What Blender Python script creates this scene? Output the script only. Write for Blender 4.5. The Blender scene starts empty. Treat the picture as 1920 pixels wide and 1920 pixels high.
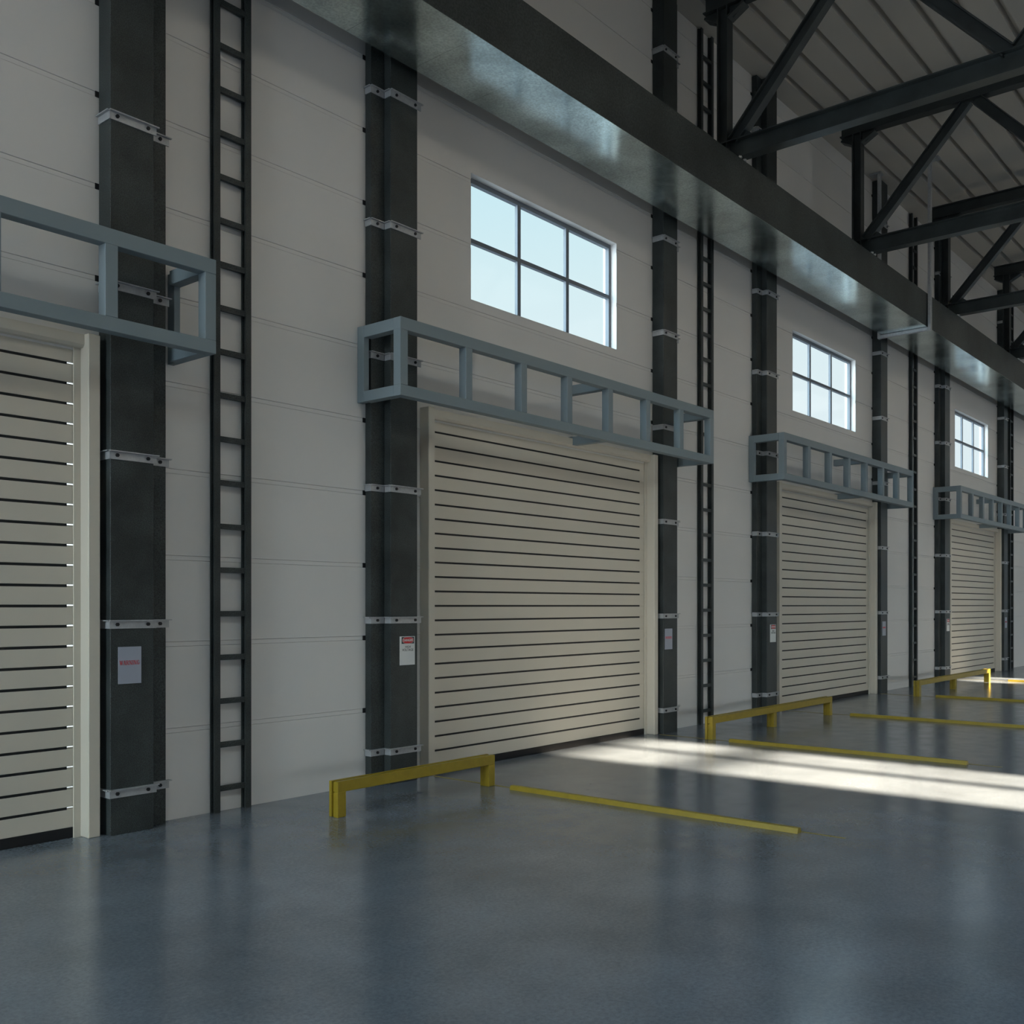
import bpy, bmesh, math, random
from mathutils import Vector, Matrix
random.seed(4)
S = bpy.context.scene
C = S.collection

# ------------------------------------------------------------------ materials
def mat(name, col, rough=.5, metal=0., spec=.5, noise=None, bump=None, coat=0., coat_rough=.1, rvar=None, grain=None):
    m = bpy.data.materials.new(name); m.use_nodes = True
    nt = m.node_tree; b = nt.nodes['Principled BSDF']
    b.inputs['Base Color'].default_value = (*col, 1)
    b.inputs['Roughness'].default_value = rough
    b.inputs['Metallic'].default_value = metal
    b.inputs['Specular IOR Level'].default_value = spec
    b.inputs['Coat Weight'].default_value = coat
    b.inputs['Coat Roughness'].default_value = coat_rough
    tc = nt.nodes.new('ShaderNodeTexCoord')
    if noise:                                   # (scale, amount, detail)
        n = nt.nodes.new('ShaderNodeTexNoise'); n.inputs['Scale'].default_value = noise[0]
        n.inputs['Detail'].default_value = noise[2]
        nt.links.new(tc.outputs['Object'], n.inputs['Vector'])
        r = nt.nodes.new('ShaderNodeMapRange')
        r.inputs['From Min'].default_value = .3; r.inputs['From Max'].default_value = .7
        r.inputs['To Min'].default_value = 1-noise[1]; r.inputs['To Max'].default_value = 1+noise[1]
        nt.links.new(n.outputs['Fac'], r.inputs['Value'])
        src = r.outputs['Result']
        if grain:                               # (scale, amount): fine speckle of the mill finish
            gn = nt.nodes.new('ShaderNodeTexNoise'); gn.inputs['Scale'].default_value = grain[0]; gn.inputs['Detail'].default_value = 4
            nt.links.new(tc.outputs['Object'], gn.inputs['Vector'])
            gr = nt.nodes.new('ShaderNodeMapRange'); gr.inputs['From Min'].default_value = .35; gr.inputs['From Max'].default_value = .65
            gr.inputs['To Min'].default_value = 1-grain[1]; gr.inputs['To Max'].default_value = 1+grain[1]
            nt.links.new(gn.outputs['Fac'], gr.inputs['Value'])
            mm = nt.nodes.new('ShaderNodeMath'); mm.operation = 'MULTIPLY'
            nt.links.new(src, mm.inputs[0]); nt.links.new(gr.outputs['Result'], mm.inputs[1]); src = mm.outputs[0]
        h = nt.nodes.new('ShaderNodeVectorMath'); h.operation = 'SCALE'
        h.inputs[0].default_value = col
        nt.links.new(src, h.inputs['Scale'])
        nt.links.new(h.outputs['Vector'], b.inputs['Base Color'])
        if rvar:
            r2 = nt.nodes.new('ShaderNodeMapRange')
            r2.inputs['From Min'].default_value = .3; r2.inputs['From Max'].default_value = .7
            r2.inputs['To Min'].default_value = rough-rvar; r2.inputs['To Max'].default_value = rough+rvar
            nt.links.new(n.outputs['Fac'], r2.inputs['Value'])
            nt.links.new(r2.outputs['Result'], b.inputs['Roughness'])
    if bump:                                    # (scale, strength, distance)
        n = nt.nodes.new('ShaderNodeTexNoise'); n.inputs['Scale'].default_value = bump[0]
        n.inputs['Detail'].default_value = 6
        nt.links.new(tc.outputs['Object'], n.inputs['Vector'])
        p = nt.nodes.new('ShaderNodeBump'); p.inputs['Strength'].default_value = bump[1]
        p.inputs['Distance'].default_value = bump[2]
        nt.links.new(n.outputs['Fac'], p.inputs['Height'])
        nt.links.new(p.outputs['Normal'], b.inputs['Normal'])
    return m

M = {}
M['wall'] = mat('white_wall_panel', (.62, .605, .585), .5, spec=.35, noise=(.7, .03, 3))
M['steel'] = mat('dark_steel', (.036, .042, .041), .42, spec=.25, metal=.1, noise=(3.0, .35, 12), bump=(120, .15, .002), rvar=.05, grain=(170, .5))
M['beam'] = mat('beam_steel_shaded', (.045, .052, .050), .5, metal=.1, spec=.3, noise=(1.6, .30, 10), bump=(90, .08, .002), grain=(50, .3))  # same steel as the underside, darkened in place of its dim reflections
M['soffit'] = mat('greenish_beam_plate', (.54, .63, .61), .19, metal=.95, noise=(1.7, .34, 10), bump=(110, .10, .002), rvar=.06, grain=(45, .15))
M['dark'] = mat('truss_steel', (.035, .040, .039), .45, metal=.3, noise=(3, .25, 6))
M['chord'] = mat('truss_chord_steel', (.05, .058, .057), .30, metal=.5, noise=(3, .25, 6), bump=(120, .05, .002))
M['cage'] = mat('blue_grey_paint', (.18, .222, .244), .5, spec=.35)
M['cream'] = mat('cream_shutter', (.52, .48, .405), .42, spec=.4, noise=(1.1, .03, 3))
M['black'] = mat('black_rubber', (.008, .008, .009), .6, spec=.3)
M['galv'] = mat('galvanised_steel', (.36, .37, .38), .45, metal=.35, noise=(25, .12, 4))
M['yellow'] = mat('yellow_paint', (.28, .20, .015), .42, spec=.4, noise=(14, .08, 5))
M['worn'] = mat('worn_yellow_line', (.24, .175, .03), .4)
M['deck'] = mat('roof_deck', (.48, .45, .40), .55, spec=.3)
M['alu'] = mat('window_frame', (.13, .15, .175), .5)
M['plate'] = mat('sign_plate', (.30, .32, .38), .4)
M['plate_w'] = mat('sign_white', (.62, .63, .62), .4)
M['red'] = mat('sign_red', (.50, .008, .012), .45)
M['ink'] = mat('sign_ink', (.03, .03, .035), .6)
M['bolt'] = mat('dark_bolt', (.012, .012, .014), .45, metal=.5)
M['nut'] = mat('light_nut', (.45, .46, .45), .4, metal=.5)

# glass: clear with fresnel sheen
g = bpy.data.materials.new('window_glass'); g.use_nodes = True; nt = g.node_tree; nt.nodes.clear()
o = nt.nodes.new('ShaderNodeOutputMaterial'); mx = nt.nodes.new('ShaderNodeMixShader')
tr = nt.nodes.new('ShaderNodeBsdfTransparent'); tr.inputs['Color'].default_value = (.96, .98, .98, 1)
gl = nt.nodes.new('ShaderNodeBsdfGlossy'); gl.inputs['Roughness'].default_value = .02
lw = nt.nodes.new('ShaderNodeLayerWeight'); lw.inputs['Blend'].default_value = .5
pw = nt.nodes.new('ShaderNodeMath'); pw.operation = 'POWER'; pw.inputs[1].default_value = 5
fr = nt.nodes.new('ShaderNodeMapRange'); fr.inputs['To Min'].default_value = .004; fr.inputs['To Max'].default_value = .12
nt.links.new(lw.outputs['Facing'], pw.inputs[0]); nt.links.new(pw.outputs[0], fr.inputs['Value'])
nt.links.new(fr.outputs[0], mx.inputs[0]); nt.links.new(tr.outputs[0], mx.inputs[1]); nt.links.new(gl.outputs[0], mx.inputs[2])
nt.links.new(mx.outputs[0], o.inputs['Surface']); M['glass'] = g

# polished concrete floor
f = bpy.data.materials.new('polished_concrete'); f.use_nodes = True; nt = f.node_tree; b = nt.nodes['Principled BSDF']
tc = nt.nodes.new('ShaderNodeTexCoord')
def noise(scale, det, rough=.55):
    n = nt.nodes.new('ShaderNodeTexNoise'); n.inputs['Scale'].default_value = scale
    n.inputs['Detail'].default_value = det; n.inputs['Roughness'].default_value = rough
    nt.links.new(tc.outputs['Object'], n.inputs['Vector']); return n
def rng(n, a, b_, lo=.3, hi=.7):
    r = nt.nodes.new('ShaderNodeMapRange'); r.inputs['From Min'].default_value = lo; r.inputs['From Max'].default_value = hi
    r.inputs['To Min'].default_value = a; r.inputs['To Max'].default_value = b_
    nt.links.new(n.outputs['Fac'], r.inputs['Value']); return r
n1 = noise(.9, 8, .62); n2 = noise(45, 8, .78); n3 = noise(4, 3, .5)
m1 = nt.nodes.new('ShaderNodeMath'); m1.operation = 'MULTIPLY'
nt.links.new(rng(n1, .76, 1.24).outputs[0], m1.inputs[0]); nt.links.new(rng(n2, .74, 1.26, .3, .7).outputs[0], m1.inputs[1])
sc = nt.nodes.new('ShaderNodeVectorMath'); sc.operation = 'SCALE'; sc.inputs[0].default_value = (.145, .163, .187)
nt.links.new(m1.outputs[0], sc.inputs['Scale']); nt.links.new(sc.outputs['Vector'], b.inputs['Base Color'])
nt.links.new(rng(n3, .14, .25, .15, .85).outputs[0], b.inputs['Roughness'])
b.inputs['Specular IOR Level'].default_value = 1.0
bp = nt.nodes.new('ShaderNodeBump'); bp.inputs['Strength'].default_value = .07; bp.inputs['Distance'].default_value = .002
n4 = noise(110, 5, .65)
nt.links.new(n4.outputs['Fac'], bp.inputs['Height']); nt.links.new(bp.outputs['Normal'], b.inputs['Normal'])
M['floor'] = f

# ------------------------------------------------------------------ helpers
class MB:
    def __init__(s): s.bm = bmesh.new(); s.mats = []
    def mi(s, m):
        if m not in s.mats: s.mats.append(m)
        return s.mats.index(m)
    def box(s, x0, x1, y0, y1, z0, z1, m='steel', bev=0):
        k = s.mi(m)
        v = [s.bm.verts.new((x, y, z)) for x in (x0, x1) for y in (y0, y1) for z in (z0, z1)]
        fs = [s.bm.faces.new([v[i] for i in q]) for q in ((0,1,3,2),(4,6,7,5),(0,4,5,1),(2,3,7,6),(0,2,6,4),(1,5,7,3))]
        for f_ in fs: f_.material_index = k
        if bev:
            es = list({e for f_ in fs for e in f_.edges})
            r = bmesh.ops.bevel(s.bm, geom=es, offset=bev, segments=1, affect='EDGES')
            for f_ in r['faces']: f_.material_index = k
        return s
    def prism(s, pts, axis, a, b_, m='steel'):
        """polygon pts extruded along axis ('x': pts are (y,z); 'y': (x,z); 'z': (x,y))"""
        k = s.mi(m)
        def P(p, t): return {'x': (t, p[0], p[1]), 'y': (p[0], t, p[1]), 'z': (p[0], p[1], t)}[axis]
        A = [s.bm.verts.new(P(p, a)) for p in pts]; B = [s.bm.verts.new(P(p, b_)) for p in pts]
        n = len(pts); fs = [s.bm.faces.new(A), s.bm.faces.new(B[::-1])]
        for i in range(n): fs.append(s.bm.faces.new((A[i], B[i], B[(i+1) % n], A[(i+1) % n])))
        for f_ in fs: f_.material_index = k
        return s
    def bar(s, p, q, w, h, m='dark'):
        """I-section style bar from p to q (in a plane X=const): flange w wide along X, h deep"""
        p, q = Vector(p), Vector(q); d = (q-p).normalized(); x = Vector((1, 0, 0)); u = d.cross(x).normalized()
        k = s.mi(m)
        def slab(x0, x1, u0, u1):
            vs = []
            for e in (p, q):
                for a in (x0, x1):
                    for c_ in (u0, u1): vs.append(s.bm.verts.new(e + x*a + u*c_))
            for qd in ((0,1,3,2),(4,6,7,5),(0,4,5,1),(2,3,7,6),(0,2,6,4),(1,5,7,3)):
                s.bm.faces.new([vs[i] for i in qd]).material_index = k
        t = .016
        slab(-w/2, w/2, -h/2, -h/2+t); slab(-w/2, w/2, h/2-t, h/2); slab(-t/2, t/2, -h/2+t, h/2-t)
        return s
    def cyl(s, c, r, d, axis='y', m='bolt', n=12):
        pts = [(r*math.cos(2*math.pi*i/n), r*math.sin(2*math.pi*i/n)) for i in range(n)]
        i1, i2 = {'y': (0, 2), 'x': (1, 2), 'z': (0, 1)}[axis]
        ia = {'y': 1, 'x': 0, 'z': 2}[axis]
        pts = [(c[i1]+a, c[i2]+b_) for a, b_ in pts]
        return s.prism(pts, axis, c[ia], c[ia]+d, m)
    def build(s, name, parent=None, loc=(0, 0, 0), smooth=False):
        bmesh.ops.recalc_face_normals(s.bm, faces=s.bm.faces)
        me = bpy.data.meshes.new(name); s.bm.to_mesh(me); s.bm.free()
        for m in s.mats: me.materials.append(M[m])
        o = bpy.data.objects.new(name, me); C.objects.link(o); o.location = loc
        if parent: o.parent = parent
        return o

def tag(o, label=None, cat=None, group=None, kind=None):
    if label: o['label'] = label
    if cat: o['category'] = cat
    if group: o['group'] = group
    if kind or cat: o['kind'] = kind or 'thing'
    return o
def empty(name, loc=(0, 0, 0)):
    o = bpy.data.objects.new(name, None); C.objects.link(o); o.location = loc; o.empty_display_size = .2; return o
def dup(root, loc, label=None, name=None):
    def cp(o, par):
        n = o.copy(); C.objects.link(n); n.parent = par
        for ch in list(o.children): cp(ch, n)
        return n
    r = cp(root, None); r.location = loc
    if name: r.name = name
    if label: r['label'] = label
    return r

# offsets of the repeated bays along the wall (metres along X)
OFF = [-7.488, 0, 7.717, 16.285]
YW = 7.0

# ------------------------------------------------------------------ room shell
XA, XB, YA, ZT = -6, 46, -12, 9.64
fl = MB().box(XA-.3, XB+.3, YA-.3, 7.3, -.3, 0, 'floor').build('floor')
tag(fl, 'glossy blue-grey polished concrete floor of the hall', 'floor', kind='structure')

SEAMS = [.667*k+.018 for k in range(1, 15)]
GH = .018
def wall_piece(mb, x0, x1, z0, z1, y=YW, th=.2):
    pts = [(y+th, z0), (y, z0)]
    for s_ in SEAMS:
        if z0+.03 < s_ < z1-.03:
            pts += [(y, s_-GH-.002), (y+.010, s_-GH), (y+.004, s_-GH+.002), (y+.004, s_+GH-.002), (y+.010, s_+GH), (y, s_+GH+.002)]
    pts += [(y, z1), (y+th, z1)]
    mb.prism(pts, 'x', x0, x1, 'wall')
doors = [(7.03+o_, 10.985+o_) for o_ in OFF]
wins = [(7.684+o_, 10.347+o_) for o_ in OFF[1:]]
wb = MB()
DZ, WZ0, WZ1 = 3.47, 4.805, 6.11
x = XA
for i, (d0, d1) in enumerate(doors):
    wall_piece(wb, x, d0, 0, ZT)
    if i == 0: wall_piece(wb, d0, d1, DZ, ZT)
    else:
        w0, w1 = wins[i-1]
        wall_piece(wb, d0, w0, DZ, ZT); wall_piece(wb, w1, d1, DZ, ZT)
        wall_piece(wb, w0, w1, DZ, WZ0); wall_piece(wb, w0, w1, WZ1, ZT)
    x = d1
wall_piece(wb, x, XB, 0, ZT)
wall = wb.build('wall_back')
tag(wall, 'tall white wall of horizontal panels with thin seams behind the columns', 'wall', kind='structure')
jc = MB()  # black blocks paint the darkness of the open gaps at seam ends
for o_ in OFF:
    for s_ in SEAMS:
        for xx in ((6.235, 11.163) if o_ > -5 else (3.673-OFF[0],)):
            jc.box(xx+o_-.024, xx+o_+.02, YW-.002, YW+.03, s_-GH-.004, s_+GH+.004, 'black')
tag(jc.build('dark_notch', wall), 'black blocks painting the dark gaps at the panel seam ends beside the columns')

# opposite wall with two tall narrow windows that let the sun in
wf = MB()
SW = [(8.9, 10.63), (23.12, 24.92)]; SZ0, SZ1 = 4.9, 8.78; RZ = 2.0
xs = [XA, SW[0][0], SW[0][1], SW[1][0], SW[1][1], XB]
for i in range(5):
    if i % 2 == 0: wf.box(xs[i], xs[i+1], YA-.15, YA, RZ, ZT, 'wall'); wf.box(xs[i], xs[i+1], YA-.15, YA, 0, .3, 'wall')  # open slot left between is added to let in fill light
    else:
        wf.box(xs[i], xs[i+1], YA-.15, YA, 0, .3, 'wall'); wf.box(xs[i], xs[i+1], YA-.15, YA, RZ, SZ0, 'wall'); wf.box(xs[i], xs[i+1], YA-.15, YA, SZ1, ZT, 'wall')
wo = wf.build('wall_front'); tag(wo, 'white wall on the far side of the hall facing the doors', 'wall', kind='structure')
wfm = MB()
for (a, b_) in SW:
    wfm.box((a+b_)/2+.02, (a+b_)/2+.20, YA-.12, YA-.04, SZ0, SZ1, 'alu')
    wfm.box(a, b_, YA-.12, YA-.04, 7.97, 8.16, 'alu')
wfm.build('window_frame', wo)
cn = MB().box(XA, XB, YA-11, YA-.15, 4.55, 4.7, 'wall').build('added_sunshade')  # unseen slab added to keep the sun out of the low slot
tag(cn, 'flat canopy added outside the hall, unseen, to block the sun', 'sunshade', kind='structure')
# end walls: left opening added and shaped for fill light, right one nearly closed
def end_wall(name, xx, y0, y1, z1, label):
    m = MB()
    m.box(xx, xx+.2, YA, y0, 0, ZT, 'wall'); m.box(xx, xx+.2, y1, 7.2, 0, ZT, 'wall'); m.box(xx, xx+.2, y0, y1, z1, ZT, 'wall')
    tag(m.build(name), label, 'wall', kind='structure')
end_wall('wall_left', XA-.2, 3.5, 6.7, 7.5, 'end wall beside the nearest door with an opening added for fill light')
end_wall('wall_right', XB, 2.0, 2.5, 2.1, 'end wall at the far end of the hall')

# roof deck: trapezoidal sheet running along the hall
rd = MB(); P = .425; LY0, LY1 = -4.2, -1.4
pts = [(7.2, ZT)]; y = 7.0
while y > YA:
    pts += [(y-.335, ZT), (y-.345, ZT+.11), (y-.415, ZT+.11), (y-.425, ZT)]; y -= P
    if y < LY1+P*.5: break
yl = y
pts += [(yl, ZT+.2), (7.2, ZT+.2)]
rd.prism(pts, 'x', XA-.2, XB+.2, 'deck')
rd.box(XA-.2, XB+.2, YA-.2, LY0, ZT, ZT+.2, 'deck')
rd.box(XA-.2, XB+.2, yl, yl+.1, ZT+.2, ZT+1.5, 'wall'); rd.box(XA-.2, XB+.2, LY0-.1, LY0, ZT+.2, ZT+1.5, 'wall')  # unseen roof slot and sun-blocking curbs added to bring sky light down
tag(rd.build('ceiling'), 'grey ribbed roof sheeting running the length of the hall', 'roof', kind='structure')

# ------------------------------------------------------------------ shutter doors
def make_door(i, off, label, slit):
    r = empty('door_%d' % (i+1), (off, 0, 0)); tag(r, label, 'shutter door', 'roller shutter doors in the back wall', 'structure')
    x0, x1 = 6.985, 10.984
    fp = MB()
    for a, b_ in ((6.943, 7.031), (11.022, 11.112)):
        fp = MB(); fp.box(a, b_, 6.875, 7.0-.001, 0, 3.578, 'cream', .006)
        if a < 8: fp.box(b_, b_+.004, 6.99, 6.998, 0, 3.5, 'cream')
        else: fp.box(a-.05, a+.01, 6.985, 6.999, 0, 3.49, 'cream')
        fp.build('door_post', r)
    hb = MB(); hb.prism([(6.999, 3.575), (6.93, 3.575), (6.93, 3.505), (6.95, 3.485), (6.999, 3.485)], 'x', 7.031, 11.022, 'cream')
    hb.build('head_box', r)
    cu = MB()
    gaps = [.2108+.14355*k for k in range(23)]
    zz = .075
    for gz in gaps+[3.5]:
        top = gz-.0095 if gz < 3.5 else 3.49
        cu.box(x0, x1, 7.004, 7.03, zz, top, 'cream', .002); zz = gz+.0095
    xs_ = x1-.052 if slit else x1-.104
    cu.box(x0, xs_, 7.008, 7.05, .075, 3.49, 'black')
    if slit:
        for gz in gaps: cu.box(xs_, x1, 7.018, 7.03, gz-.010, gz+.001, 'cream')  # strips added to half-close the slits and dim the daylight through them
    else: cu.box(xs_, x1, 7.006, 7.05, .075, 3.49, 'cream')
    cu.build('slat_curtain', r)
    MB().box(x0, x1, 7.0, 7.06, .0, .075, 'black', .004).build('bottom_seal', r)
    return r
DL = ['cream roller shutter door cut off by the left edge, beside the red WARNING column',
      'whole cream roller shutter door nearest the camera, sunlit floor at its foot',
      'cream roller shutter door in grey shade, second whole door from the left',
      'farthest cream roller shutter door, sunlit floor at its foot']
for i, o_ in enumerate(OFF): make_door(i, o_, DL[i], i == 0)

# ------------------------------------------------------------------ windows
def make_window(i, off, label):
    x0, x1 = 7.684, 10.347; a, b_ = 7.088, 7.14
    fm = MB()
    fm.box(x0, x1, a, b_, WZ1-.05, WZ1, 'alu'); fm.box(x0, x1, a, b_, WZ0, WZ0+.03, 'alu')
    fm.box(x0, x0+.04, a, b_, WZ0+.03, WZ1-.05, 'alu'); fm.box(x1-.04, x1, a, b_, WZ0+.03, WZ1-.05, 'alu')
    r = fm.build('window_%d' % (i+1), None, (off, 0, 0)); tag(r, label, 'window', 'six-pane windows above the doors', 'structure')
    for k in (1, 2):
        xx = x0+(x1-x0)*k/3
        MB().box(xx-.028, xx+.028, a+.002, a+.04, WZ0+.03, WZ1-.05, 'alu').build('mullion', r)
    MB().box(x0+.04, x1-.04, a+.004, b_-.002, 5.44, 5.485, 'alu').build('transom', r)
    MB().box(x0+.01, x1-.01, 7.118, 7.122, WZ0+.01, WZ1-.01, 'glass').build('glass_pane', r)
WL = ['largest bright six-pane window, above the nearest whole shutter door',
      'middle bright six-pane window, above the shaded shutter door',
      'smallest bright six-pane window, above the farthest shutter door']
for i in range(3): make_window(i, OFF[i+1], WL[i])

# ------------------------------------------------------------------ columns with clamp bands
BZ = [.268+1.2155*k for k in range(8)]
def make_column(kind):
    """kind 'R': right of a door (wide box left, stepped-back fin right); 'L' mirrored. local x=0 at the left edge"""
    r = empty('steel_column')
    W, Fn = .34, .150
    if kind == 'R': m0, m1, s0, s1 = 0, W, W, W+Fn
    else: s0, s1, m0, m1 = 0, .165, .165, .51
    MB().box(m0, m1, 6.83, 6.994, 0, 9.62, 'steel', .004).build('main_box', r)
    MB().box(s0 if kind == 'L' else s0+.001, s1-.001 if kind == 'L' else s1, 6.915, 6.993, 0, 9.62, 'steel', .003).build('side_fin', r)
    first = None
    def band(xa, xb, yf, wrap_left, over, wrap_step, bolts):
        m = MB(); t = .008; h = .062
        m.box(xa-(t if wrap_left else 0), xb+over, yf-t, yf, 0, h, 'galv')
        m.box(xa-(t+.006 if wrap_left else 0), xb+over+.012, yf-t-.022, yf-t, h-.008, h, 'galv')     # lip of the angle
        if wrap_left:
            m.box(xa-t, xa, yf, wrap_step, 0, h, 'galv'); m.box(xa-t-.02, xa-t, yf-t, wrap_step, h-.008, h, 'galv')
        return m, [(bx, yf-t-.012, .030) for bx in bolts]
    specs = []
    if kind == 'R':
        specs = [(m0, m1, 6.83, True, .018, 6.99, (.048, .288)), (s0+.02, s1, 6.915, False, .022, 0, (s0+.095,))]
    else:
        specs = [(m0, m1, 6.83, True, .04, 6.906, (m0+.064, m0+.305)), (s0, s1-.012, 6.915, True, 0, 6.99, (s0+.07,))]
    protos = []
    for sp in specs:
        m, bl = band(*sp); b = m.build('clamp_band', r)
        for (bx, by, bz) in bl:
            q = MB(); q.cyl((bx, by, bz), .014, .012, 'y', 'bolt', 6); q.build('bolt', b)
        protos.append(b)
    for k, z in enumerate(BZ):
        for b in protos:
            if k == 0: b.location.z = z; continue
            n = b.copy(); C.objects.link(n); n.parent = r; n.location.z = z
            for ch in b.children:
                c2 = ch.copy(); C.objects.link(c2); c2.parent = n
    return r
cr = make_column('R'); cl = make_column('L')
cr.location = (3.673, 0, 0); tag(cr, 'dark steel column with WARNING sign between the left-edge door and nearest ladder', 'column', 'steel columns along the back wall')
cl.location = (6.235, 0, 0); tag(cl, 'dark steel column with DANGER sign left of the nearest whole shutter door', 'column', 'steel columns along the back wall')
dup(cr, (3.673+7.49, 0, 0), 'dark steel column just right of the nearest whole shutter door')
dup(cr, (3.673+7.49+7.71, 0, 0), 'dark steel column just right of the grey shaded shutter door')
dup(cr, (3.673+7.49+16.275, 0, 0), 'dark steel column just right of the farthest shutter door')
dup(cl, (6.235+7.721, 0, 0), 'dark steel column just left of the grey shaded shutter door')
dup(cl, (6.235+16.29, 0, 0), 'dark steel column just left of the farthest shutter door')

# ------------------------------------------------------------------ ladders
def make_ladder():
    r = empty('wall_ladder')
    def stile(xx):
        m = MB()
        m.box(xx, xx+.054, 6.93, 6.944, 0, 9.62, 'steel'); m.box(xx, xx+.054, 6.978, 6.992, 0, 9.62, 'steel')
        m.box(xx+.018, xx+.046, 6.944, 6.978, 0, 9.62, 'steel'); return m
    a = stile(0).build('stile', r); b = a.copy(); C.objects.link(b); b.parent = r; b.location.x = .292
    m = MB(); m.box(.05, .296, 6.938, 6.952, 0, .044, 'steel'); m.box(.05, .296, 6.952, 6.975, .030, .040, 'steel'); m.box(.05, .296, 6.952, 6.975, .004, .014, 'steel')
    g_ = m.build('rung', r)
    for k in range(27):
        o = g_ if k == 0 else g_.copy()
        if k: C.objects.link(o); o.parent = r
        o.location = (0, 0, .168+.3485*k)
    return r
ld = make_ladder(); ld.location = (4.597, 0, 0)
tag(ld, 'nearest and largest dark steel wall ladder, between WARNING and DANGER columns', 'ladder', 'dark steel ladders fixed to the back wall')
dup(ld, (4.597+7.723, 0, 0), 'dark steel wall ladder between nearest whole door and grey shaded door')
dup(ld, (4.597+16.297, 0, 0), 'dark steel wall ladder between grey shaded door and farthest door')
dup(ld, (4.597+23.84, 0, 0), 'dark steel wall ladder right of the farthest shutter door')

# ------------------------------------------------------------------ box frames above the doors
def make_cage(x0=6.142, x1=11.756, verts=(6.99, 7.811, 8.579, 9.346, 10.131, 10.899)):
    r = empty('door_guard_frame'); w = .092; y0, y1 = 6.43, 6.999; z0, z1 = 3.498, 4.19
    def bx(n, *a):
        return MB().box(*a, 'cage', .003).build(n, r)
    bx('top_rail', x0, x1, y0, y0+w, z1-.108, z1); bx('bottom_rail', x0, x1, y0, y0+w, z0, z0+.097)
    for xx in (x0, *verts, x1-w):
        bx('upright', xx, xx+w, y0+.001, y0+w-.001, z0+.097, z1-.108)
    for a, b_ in ((x0, x0+.062), (x1-.052, x1)):
        bx('wall_upright', a, b_, y1-w, y1, z0, z1)
    for xx in (x0, verts[3], x1-w):
        e = y1-w if xx != verts[3] else y1
        bx('cross_bar', xx, xx+w, y0+w, e, z1-.108, z1-.001); bx('cross_bar', xx, xx+w, y0+w, e, z0+.001, z0+.097)
    return r
cg = make_cage(); tag(cg, 'blue-grey box frame over the nearest whole shutter door, both ends in view', 'steel frame', 'blue-grey box frames above the shutter doors')
dup(cg, (OFF[0]+.012, 0, 0), 'blue-grey box frame cut off by the left edge, over the cut-off door')
dup(cg, (OFF[2], 0, 0), 'blue-grey box frame over the grey shaded shutter door')
dup(cg, (OFF[3], 0, 0), 'farthest and smallest blue-grey box frame, over the farthest shutter door')

# ------------------------------------------------------------------ signs
STK = {  # serif capitals as strokes on a 0..1 grid: (x0,y0,x1,y1,thick)
 'W': (1.3, [(.12,1,.42,0,.15),(.42,0,.65,.85,.07),(.65,.85,.9,0,.15),(.9,0,1.18,1,.07),(0,1,.3,1,.06),(1.02,1,1.3,1,.06),(.5,.97,.78,.97,.06)]),
 'A': (1.0, [(.14,0,.5,1,.07),(.5,1,.84,0,.16),(.27,.36,.7,.36,.06),(0,0,.3,0,.06),(.66,0,1,0,.06)]),
 'R': (1.0, [(.2,0,.2,1,.15),(.2,.97,.55,.97,.06),(.55,.97,.72,.86,.1),(.72,.86,.72,.64,.13),(.72,.64,.55,.52,.1),(.2,.5,.55,.5,.06),(.48,.5,.86,0,.15),(.02,0,.38,0,.06),(.02,1,.3,1,.06),(.76,0,1,0,.06)]),
 'N': (1.05, [(.18,0,.18,1,.07),(.16,1,.86,0,.16),(.86,0,.86,1,.07),(0,0,.34,0,.06),(0,1,.28,1,.06),(.7,1,1.03,1,.06)]),
 'I': (.5, [(.25,0,.25,1,.15),(.06,0,.44,0,.06),(.06,1,.44,1,.06)]),
 'G': (1.05, [(.88,.72,.78,.95,.06),(.78,.95,.5,1,.08),(.5,1,.24,.86,.12),(.24,.86,.13,.5,.15),(.13,.5,.24,.14,.15),(.24,.14,.5,0,.12),(.5,0,.82,.1,.08),(.82,.1,.82,.4,.14),(.66,.42,.98,.42,.06)]),
}
def strokes(txt, x0, z0, width, h, y, m):
    tot = sum(STK[c_][0]+.1 for c_ in txt)-.1; sx = width/tot; mb = MB(); k = mb.mi(m); cx = x0
    for c_ in txt:
        adv, ss = STK[c_]
        for i_, (a, b_, c2, d, t) in enumerate(ss):
            p = Vector((cx+a*sx, 0, z0+b_*h)); q = Vector((cx+c2*sx, 0, z0+d*h))
            u = (q-p).normalized(); n = Vector((-u.z, 0, u.x))*t*h*.40; e = u*t*h*.25
            yy = Vector((0, y-.00012*i_, 0))
            vs = [mb.bm.verts.new(v+yy) for v in (p-e-n, q+e-n, q+e+n, p-e+n)]
            ws = [mb.bm.verts.new(v.co+Vector((0, .0012, 0))) for v in vs]
            mb.bm.faces.new(vs).material_index = k; mb.bm.faces.new(ws[::-1]).material_index = k
            for j in range(4): mb.bm.faces.new((vs[j], ws[j], ws[(j+1) % 4], vs[(j+1) % 4])).material_index = k
        cx += (adv+.1)*sx
    return mb
def warning_sign():
    r = empty('warning_sign')
    MB().box(0, .178, 6.823, 6.829, 1.084, 1.351, 'plate').build('sign_plate', r)
    tag(strokes('WARNING', .008, 1.221, .156, .030, 6.8215, 'red').build('lettering', r), 'red capitals WARNING')
    return r
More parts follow.
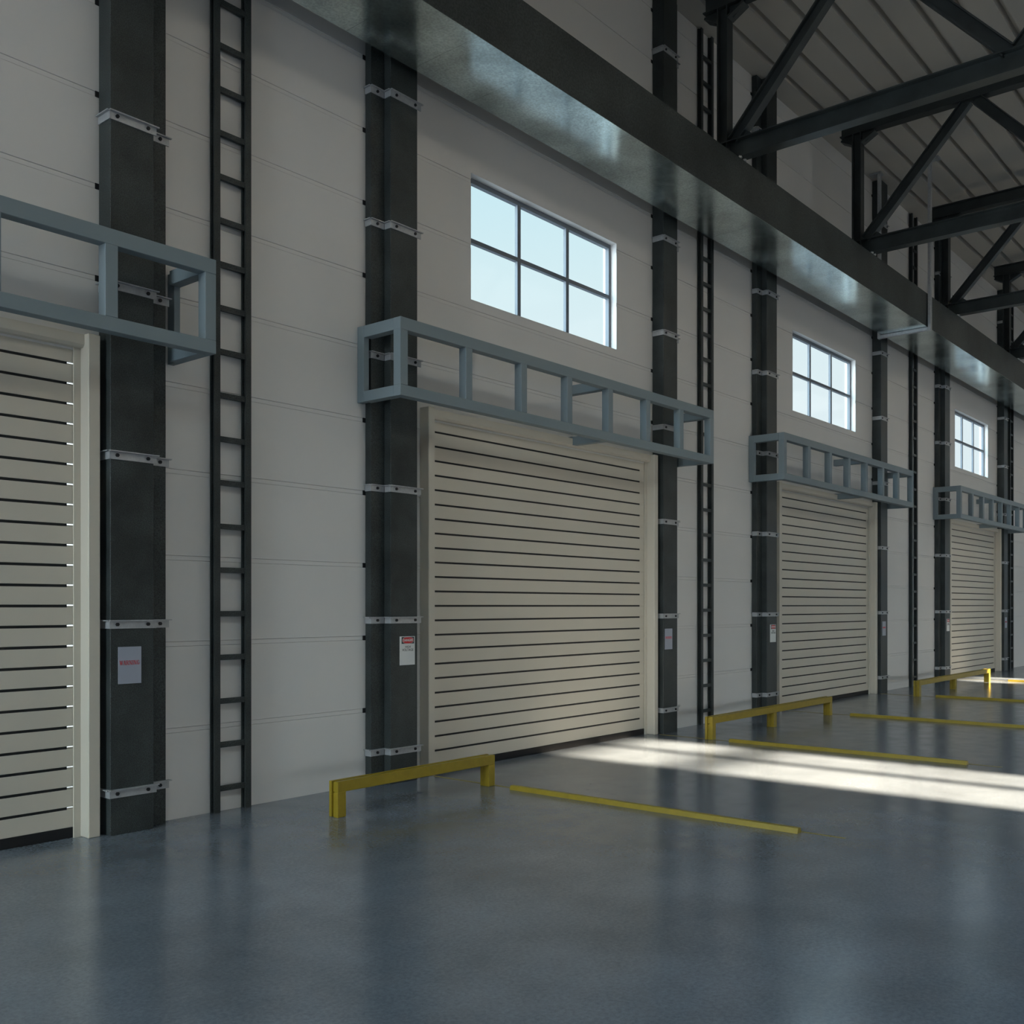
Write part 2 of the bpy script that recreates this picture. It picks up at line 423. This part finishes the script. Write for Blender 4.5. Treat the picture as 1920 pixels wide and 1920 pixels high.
def text_mesh(txt, size, x, z, y, m, name, parent, bold=0.):
    cu = bpy.data.curves.new(name, 'FONT'); cu.body = txt; cu.size = size; cu.align_x = 'CENTER'; cu.align_y = 'CENTER'
    cu.extrude = .0005; cu.offset = bold
    t = bpy.data.objects.new(name, cu); C.objects.link(t)
    dg = bpy.context.evaluated_depsgraph_get(); me = bpy.data.meshes.new_from_object(t.evaluated_get(dg))
    bpy.data.objects.remove(t)
    me.materials.clear(); me.materials.append(M[m])
    o = bpy.data.objects.new(name, me); C.objects.link(o); o.parent = parent
    o.location = (x, y, z); o.rotation_euler = (math.pi/2, 0, 0); return o
def danger_sign():
    r = empty('danger_sign')
    MB().box(0, .192, 6.823, 6.829, 1.093, 1.361, 'plate_w').build('sign_plate', r)
    MB().box(.020, .180, 6.8215, 6.8232, 1.292, 1.356, 'ink').build('black_panel', r)
    e = MB(); n = 28
    pts = [(.100+.070*math.copysign(abs(math.cos(2*math.pi*i/n))**.75, math.cos(2*math.pi*i/n)), 1.324+.029*math.copysign(abs(math.sin(2*math.pi*i/n))**.8, math.sin(2*math.pi*i/n))) for i in range(n)]
    pts2 = [(.100+(a-.100)*.93, 1.324+(b_-1.324)*.88) for a, b_ in pts]
    e.prism([(.100+(a-.100)*1.03, 1.324+(b_-1.324)*1.07) for a, b_ in pts], 'y', 6.8210, 6.8216, 'plate_w')
    e.prism(pts, 'y', 6.8205, 6.8212, 'red'); e.build('red_oval', r)
    tag(text_mesh('DANGER', .032, .100, 1.324, 6.8198, 'plate_w', 'danger_lettering', r, .0008), 'white word DANGER on the red oval')
    tag(text_mesh('HIGH', .030, .100, 1.262, 6.8222, 'ink', 'lettering', r), 'black word HIGH')
    tag(text_mesh('VOLTAGE', .033, .100, 1.233, 6.8222, 'ink', 'lettering', r), 'black word VOLTAGE')
    return r
ws = warning_sign(); ws.location = (3.731, 0, 0)
tag(ws, 'grey sign reading WARNING in red on the column nearest the left edge', 'sign', 'WARNING signs on columns right of doors')
dup(ws, (11.195, 0, 0), 'grey WARNING sign on the column right of the nearest whole door')
dup(ws, (18.93, 0, 0), 'grey WARNING sign on the column right of the grey shaded door')
dup(ws, (27.50, 0, 0), 'grey WARNING sign on the column right of the farthest door')
dsn = danger_sign(); dsn.location = (6.512, 0, 0)
tag(dsn, 'largest white and red DANGER HIGH VOLTAGE sign, left of the nearest whole door', 'sign', 'DANGER HIGH VOLTAGE signs on columns left of doors')
dup(dsn, (14.225, 0, 0), 'white and red DANGER HIGH VOLTAGE sign left of the grey shaded door')
dup(dsn, (22.79, 0, 0), 'smallest white and red DANGER HIGH VOLTAGE sign, left of the farthest door')

# ------------------------------------------------------------------ guard rails, floor bars, painted lines
def guard(length, legs):
    r = empty('guard_rail')
    def chan(n, x0, x1, z0, z1):
        m = MB(); m.box(x0, x1, 6.062, 6.108, z0, z1, 'yellow', .003); m.box(x0+(.02 if x0 == 0 else .004), x1-.004, 6.108, 6.138, z0, z1-.012, 'yellow')
        m.box(x0, x1, 6.138, 6.168, z0, z1, 'yellow', .003); return m.build(n, r)
    chan('top_rail', 0, length, .196, .280)
    for lx in legs: chan('leg', lx, lx+.085, 0, .196)
    return r
g1 = guard(1.86, (0, 1.775)); g1.location = (5.122, 0, 0)
tag(g1, 'nearest low yellow steel guard rail in front of the DANGER column', 'guard rail', 'low yellow guard rails before the wall')
g2 = guard(3.68, (0, 1.70, 3.595)); g2.location = (11.05, 0, 0)
tag(g2, 'middle low yellow guard rail, before the ladder and grey shaded door', 'guard rail', 'low yellow guard rails before the wall')
dup(g2, (18.66, 0, 0), 'farthest low yellow guard rail, its right end sunlit').scale = (1.25, 1, 1.03)
BARX = [6.935, 11.04, 14.83, 18.82, 23.72]
bm_ = MB(); bm_.prism([(-.034, 0), (-.022, .038), (.022, .038), (.034, 0)], 'y', 3.10, 5.82, 'yellow')
bar = bm_.build('floor_bar', None, (BARX[0], 0, 0))
BL = ['nearest raised yellow bar on the floor, before the sunlight patch', 'raised yellow floor bar just behind the sunlight patch',
      'third raised yellow floor bar from the camera', 'fourth raised yellow floor bar, before the farthest guard rail',
      'farthest raised yellow floor bar, beside the farthest sunlight patch']
tag(bar, BL[0], 'floor bar', 'raised yellow bars across the floor')
ln = MB().box(-.011, .011, 2.78, 6.84, .0005, .003, 'worn').build('painted_line', None, (BARX[0]+.05, 0, 0))
tag(ln, 'thin worn yellow line running out from under the nearest floor bar', 'floor marking', 'thin yellow lines on the floor')
LL = [None, 'thin worn yellow line along the floor bar behind the sunlight patch', 'thin worn yellow line along the third floor bar', 'thin worn yellow line along the fourth floor bar', 'thin worn yellow line along the farthest floor bar']
for k in range(1, 5):
    dup(bar, (BARX[k], 0, 0), BL[k]); dup(ln, (BARX[k]+.05, 0, 0), LL[k])

# ------------------------------------------------------------------ box beam, hanger, trusses
BY0, BY1, BZ0, BZ1 = 5.897, 6.72, 6.63, 7.23
bb = MB(); xs0 = -12.0; pitch = .8; n = 72
x = 8.97 - pitch*18
bb.box(XA, XB-.01, BY0, BY1, BZ0+.004, BZ1, 'beam')
root = bb.build('box_beam')
sk = MB()
while x < 44:
    sk.box(x+.001, x+pitch-.001, BY0, BY1, BZ0, BZ0+.0045, 'soffit'); x += pitch
sk.build('bottom_plate', root)
tag(root, 'long dark steel box beam running overhead along the wall', 'beam')

hg = empty('beam_hanger'); hx = 18.6
for nm, a in (('front_rod', (hx-.04, hx+.04, 5.832, 5.885, 6.565, 9.60)), ('back_rod', (hx-.04, hx+.04, 6.735, 6.785, 6.565, 9.60)),
              ('bottom_bar', (hx-.04, hx+.04, 5.885, 6.735, 6.57, 6.628))):
    MB().box(*a, 'galv', .004).build(nm, hg)
for y0, y1 in ((5.70, 5.89), (6.72, 6.93)):
    MB().box(hx-.05, hx+.10, y0, y1, 9.60, 9.635, 'galv').build('roof_plate', hg)
tag(hg, 'pale grey metal hanger strapped around the overhead box beam', 'hanger')

def make_truss():
    r = empty('roof_truss'); zb, zt = 7.375, 9.325
    MB().box(-.085, .085, 5.93, 6.40, 7.234, 7.254, 'dark').build('bearing_plate', r)
    MB().bar((0, 6.10+.10, zb), (0, -11.8, zb), .17, .24, 'chord').build('bottom_chord', r)
    MB().bar((0, 6.42, zt), (0, -11.8, zt), .17, .225).build('top_chord', r)
    MB().bar((0, 6.152, 7.254), (0, 6.152, zt-.112), .15, .145).build('end_post', r)
    y = 6.02; w = 1.54
    z0, z1 = zb+.12, zt-.112
    k = 0
    while y > -8.6:
        MB().bar((0, y, z0), (0, y-w, z1), .13, .15).build('diagonal', r)
        y2 = y-w-.12
        MB().bar((0, y2, z1), (0, y2-w, z0), .13, .15).build('diagonal', r)
        y = y2-w-.10
    gp = MB()
    gp.prism([(6.42, z1+.02), (6.40, z1-.06), (6.28, z1-.15), (6.02, z1-.15), (5.86, z1-.04), (5.86, z1+.02)], 'x', -.012, .012, 'dark')
    for p, q in (((0, 6.40, z1-.06), (0, 6.225, z1-.155)), ((0, 6.08, z1-.155), (0, 5.86, z1-.035))):
        gp.bar(p, q, .16, .03)
    gp.build('gusset_plate', r)
    g2_ = MB(); g2_.prism([(6.02, z0-.01), (6.02, z0+.17), (5.86, z0+.10), (5.72, z0-.01)], 'x', -.014, .014, 'dark'); g2_.build('gusset_plate', r)
    for sx, yy in ((-.062, 5.905), (.055, 5.905)):
        q = MB(); q.cyl((sx, yy, 7.232), .026, .03, 'z', 'nut', 6); q.build('bolt', r)
    return r
tl = {11.53: 'dark steel roof truss nearest the camera whose lower chord crosses the top of the view',
      15.98: 'dark steel roof truss crossing above the grey shaded door',
      20.47: 'dark steel roof truss crossing just beyond the pale beam hanger',
      24.95: 'dark steel roof truss above the farthest door, at the right edge',
      29.43: 'farthest dark steel roof truss, a sliver at the right edge',
      7.05: 'dark steel roof truss overhead above the nearest whole door'}
t0 = make_truss(); t0.location = (15.98, 0, 0); tag(t0, tl[15.98], 'roof truss', 'dark steel roof trusses')
for k in tl:
    if k != 15.98: dup(t0, (k, 0, 0), tl[k])

# ------------------------------------------------------------------ light
sun = bpy.data.lights.new('sun', 'SUN'); sun.energy = 70; sun.color = (1, .85, .63); sun.angle = math.radians(1.05)
so = bpy.data.objects.new('sun', sun); C.objects.link(so)
el = math.radians(25)
so.rotation_euler = Vector((0, -math.cos(el), math.sin(el))).to_track_quat('Z', 'Y').to_euler()
so.location = (10, -30, 14)

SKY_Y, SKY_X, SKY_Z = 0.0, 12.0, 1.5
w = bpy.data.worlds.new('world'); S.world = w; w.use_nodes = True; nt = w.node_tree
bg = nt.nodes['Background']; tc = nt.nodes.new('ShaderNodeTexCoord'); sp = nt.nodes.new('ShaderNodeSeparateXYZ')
cr_ = nt.nodes.new('ShaderNodeValToRGB')
mr = nt.nodes.new('ShaderNodeMapRange'); mr.inputs['From Min'].default_value = -1
nt.links.new(tc.outputs['Generated'], sp.inputs[0]); nt.links.new(sp.outputs['Z'], mr.inputs['Value'])
nt.links.new(mr.outputs[0], cr_.inputs[0]); nt.links.new(cr_.outputs['Color'], bg.inputs['Color'])
E_ = cr_.color_ramp.elements
E_[0].position = 0; E_[0].color = (.28, .33, .38, 1)
E_[1].position = 1; E_[1].color = (.22, .48, .82, 1)
for p, c_ in ((.49, (.42, .49, .55, 1)), (.51, (.84, .93, .98, 1)), (.60, (.82, .92, .96, 1)), (.65, (.73, .89, .935, 1)), (.70, (.60, .83, .91, 1)), (.82, (.46, .72, .90, 1))):
    e = E_.new(p); e.color = c_
# sky strength boosted towards the left opening and overhead as unseen interior fill
def mth(op, a=None, b_=None):
    n = nt.nodes.new('ShaderNodeMath'); n.operation = op
    for i, v in enumerate((a, b_)):
        if v is None: continue
        if isinstance(v, (int, float)): n.inputs[i].default_value = v
        else: nt.links.new(v, n.inputs[i])
    return n.outputs[0]
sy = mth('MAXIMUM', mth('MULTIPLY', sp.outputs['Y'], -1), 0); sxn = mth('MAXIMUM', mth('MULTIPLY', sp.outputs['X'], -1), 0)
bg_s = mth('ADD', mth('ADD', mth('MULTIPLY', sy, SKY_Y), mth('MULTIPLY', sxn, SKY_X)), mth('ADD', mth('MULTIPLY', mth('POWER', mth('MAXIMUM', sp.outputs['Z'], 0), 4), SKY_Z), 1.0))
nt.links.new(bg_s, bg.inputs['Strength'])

def portal(loc, rot, sx, sy):
    l = bpy.data.lights.new('sky_portal', 'AREA'); l.shape = 'RECTANGLE'; l.size = sx; l.size_y = sy; l.cycles.is_portal = True
    o = bpy.data.objects.new('sky_portal', l); C.objects.link(o); o.location = loc; o.rotation_euler = rot
portal((XA-.1, 5.1, 3.75), (0, math.radians(-90), 0), 7.5, 3.2)
for o_ in OFF[1:]: portal((9.0155+o_, 7.16, 5.457), (math.radians(-90), 0, 0), 2.66, 1.3)
portal(((XA+XB)/2, YA-.12, (RZ+.3)/2), (math.radians(90), 0, 0), XB-XA, RZ-.3)
portal(((XA+XB)/2, (LY0+LY1)/2, ZT+1.55), (0, 0, 0), XB-XA, LY1-LY0)
for a, b_ in SW: portal(((a+b_)/2, YA-.1, (SZ0+SZ1)/2), (math.radians(90), 0, 0), b_-a, SZ1-SZ0)

# ------------------------------------------------------------------ camera
cam = bpy.data.cameras.new('camera'); cam.sensor_width = 36; cam.sensor_fit = 'HORIZONTAL'
cam.lens = 1890/1920*36; cam.shift_y = (1135.3-960)/1920; cam.clip_start = .05; cam.clip_end = 300
co = bpy.data.objects.new('camera', cam); C.objects.link(co); co.location = (0, 0, 1.65)
co.rotation_euler = (math.pi/2, 0, math.atan(1585.9/1890)-math.pi/2)
S.camera = co

S.view_settings.view_transform = 'Standard'; S.view_settings.look = 'None'
S.view_settings.exposure = 0; S.view_settings.gamma = 1
S.cycles.use_denoising = True; S.cycles.max_bounces = 10; S.cycles.diffuse_bounces = 6; S.cycles.glossy_bounces = 5
S.cycles.sample_clamp_indirect = 6; S.cycles.caustics_reflective = False; S.cycles.caustics_refractive = False
